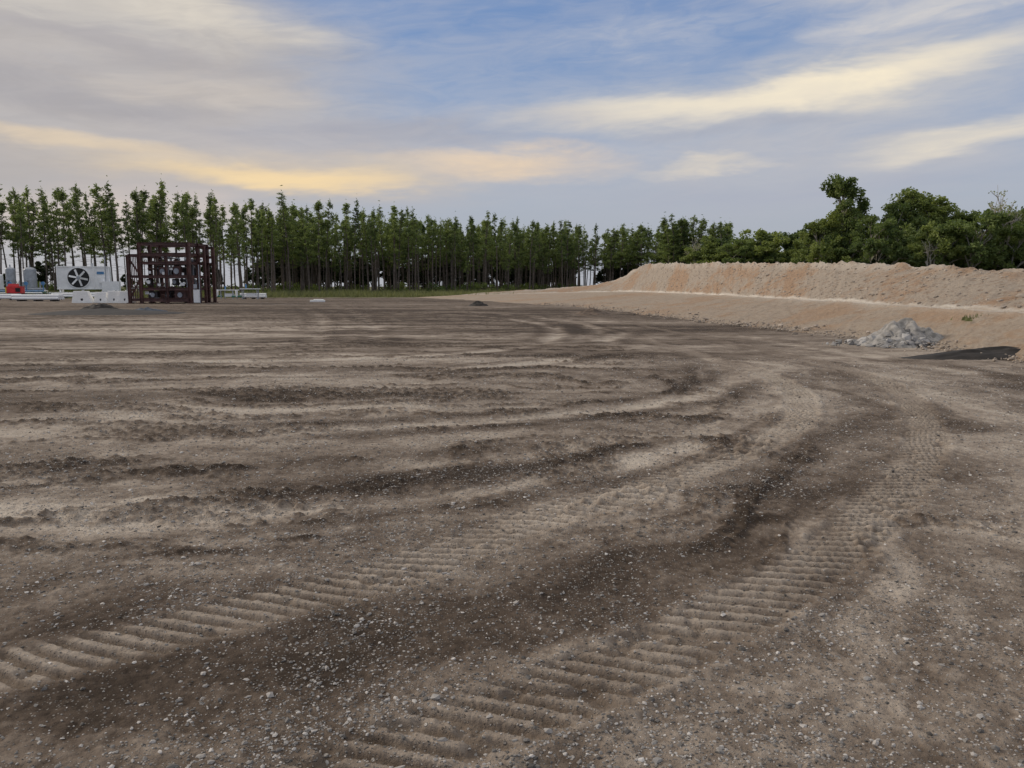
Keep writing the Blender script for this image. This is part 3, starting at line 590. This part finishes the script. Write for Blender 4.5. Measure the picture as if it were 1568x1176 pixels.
def block(x,y,L_,h_,sl,rz):
    b_=Bld(); w_=.9; V=[(-L_/2,-w_/2,0),(L_/2,-w_/2,0),(L_/2-sl,-w_/2+.15,h_),(-L_/2+sl*.3,-w_/2+.15,h_),(-L_/2,w_/2,0),(L_/2,w_/2,0),(L_/2-sl,w_/2-.15,h_),(-L_/2+sl*.3,w_/2-.15,h_)]
    b_.raw(V,[(0,1,2,3),(5,4,7,6),(3,2,6,7),(0,4,5,1),(1,5,6,2),(4,0,3,7)],conc); b_.box((0,-w_/2+.06,h_*.28),(L_*.12,.06,.25),dkst); b_.cyl((0,0,h_),(0,0,h_+.08),.12,greyp)
    b_.obj("concrete_block",(x,y,0),rz,.04)
block(-41.3,75,1.9,1.15,.5,.1); block(-39.6,75.4,1.5,1.05,.2,-.2); block(-38.2,75,1.2,1.15,.1,.05); block(-36.9,74.6,1.4,1.15,.3,-.15)
def stand(x,y,s,rz):
    b_=Bld()
    for X_ in(-.9,.9):
        for Y_ in(-.4,.4): b_.box((X_,Y_,.5*s),(.09,.09,1.0*s),greyp)
    b_.box((0,0,1.03*s),(2.3,1.1,.10),white); b_.box((.1,0,.45*s),(1.1,.5,.4),white); b_.cyl((-.5,0,1.1*s),(-.5,0,1.5*s),.08,bluep); b_.cyl((-1.6,-.2,.3),(-1.6,-.2,1.2),.15,white); b_.cyl((-2.2,-.2,.35),(-.9,-.2,.35),.12,green)
    b_.obj("equipment_stand",(x,y,0),rz)
stand(-32.6,97,1.25,.1); stand(-36.0,99,1.1,-.3)
b_=Bld(); b_.box((0,0,.10),(1.5,1.0,.2),conc); b_.box((.1,0,.24),(1.0,.6,.08),conc); b_.obj("concrete_slab",(-20.0,80,0),.2,.03)
mud=simple("dark_mud",(.022,.018,.015,1),.85,.3,3,0,.5); tarp=simple("blue_tarp",(.03,.042,.062,1),.6,.3,2)
add_obj("mud_heap",heap("mud_heap",-25.2,47.5,1.7,1.2,.42,mud,3,.1)); add_obj("crumpled_tarp",heap("crumpled_tarp",-23,49,1.2,1.0,.22,tarp,8))
add_obj("wet_mud_patch",heap("wet_mud_patch",-24,46,4.6,3.0,.12,mud,15,.16)); add_obj("mud_heap",heap("mud_heap",-2.8,64,.9,.9,.34,mud,18))
add_obj("rubber_mat",heap("rubber_mat",11.0,17.3,2.4,.55,.14,mud,23,.12)); add_obj("mud_heap",heap("mud_heap",12.2,16.2,1.6,.5,.2,mud,27,.08))
add_obj("soil_heap",heap("soil_heap",4.6,45,1.2,1.0,.26,simple("brown_soil",(.11,.078,.056,1),.9,.3,3),29))
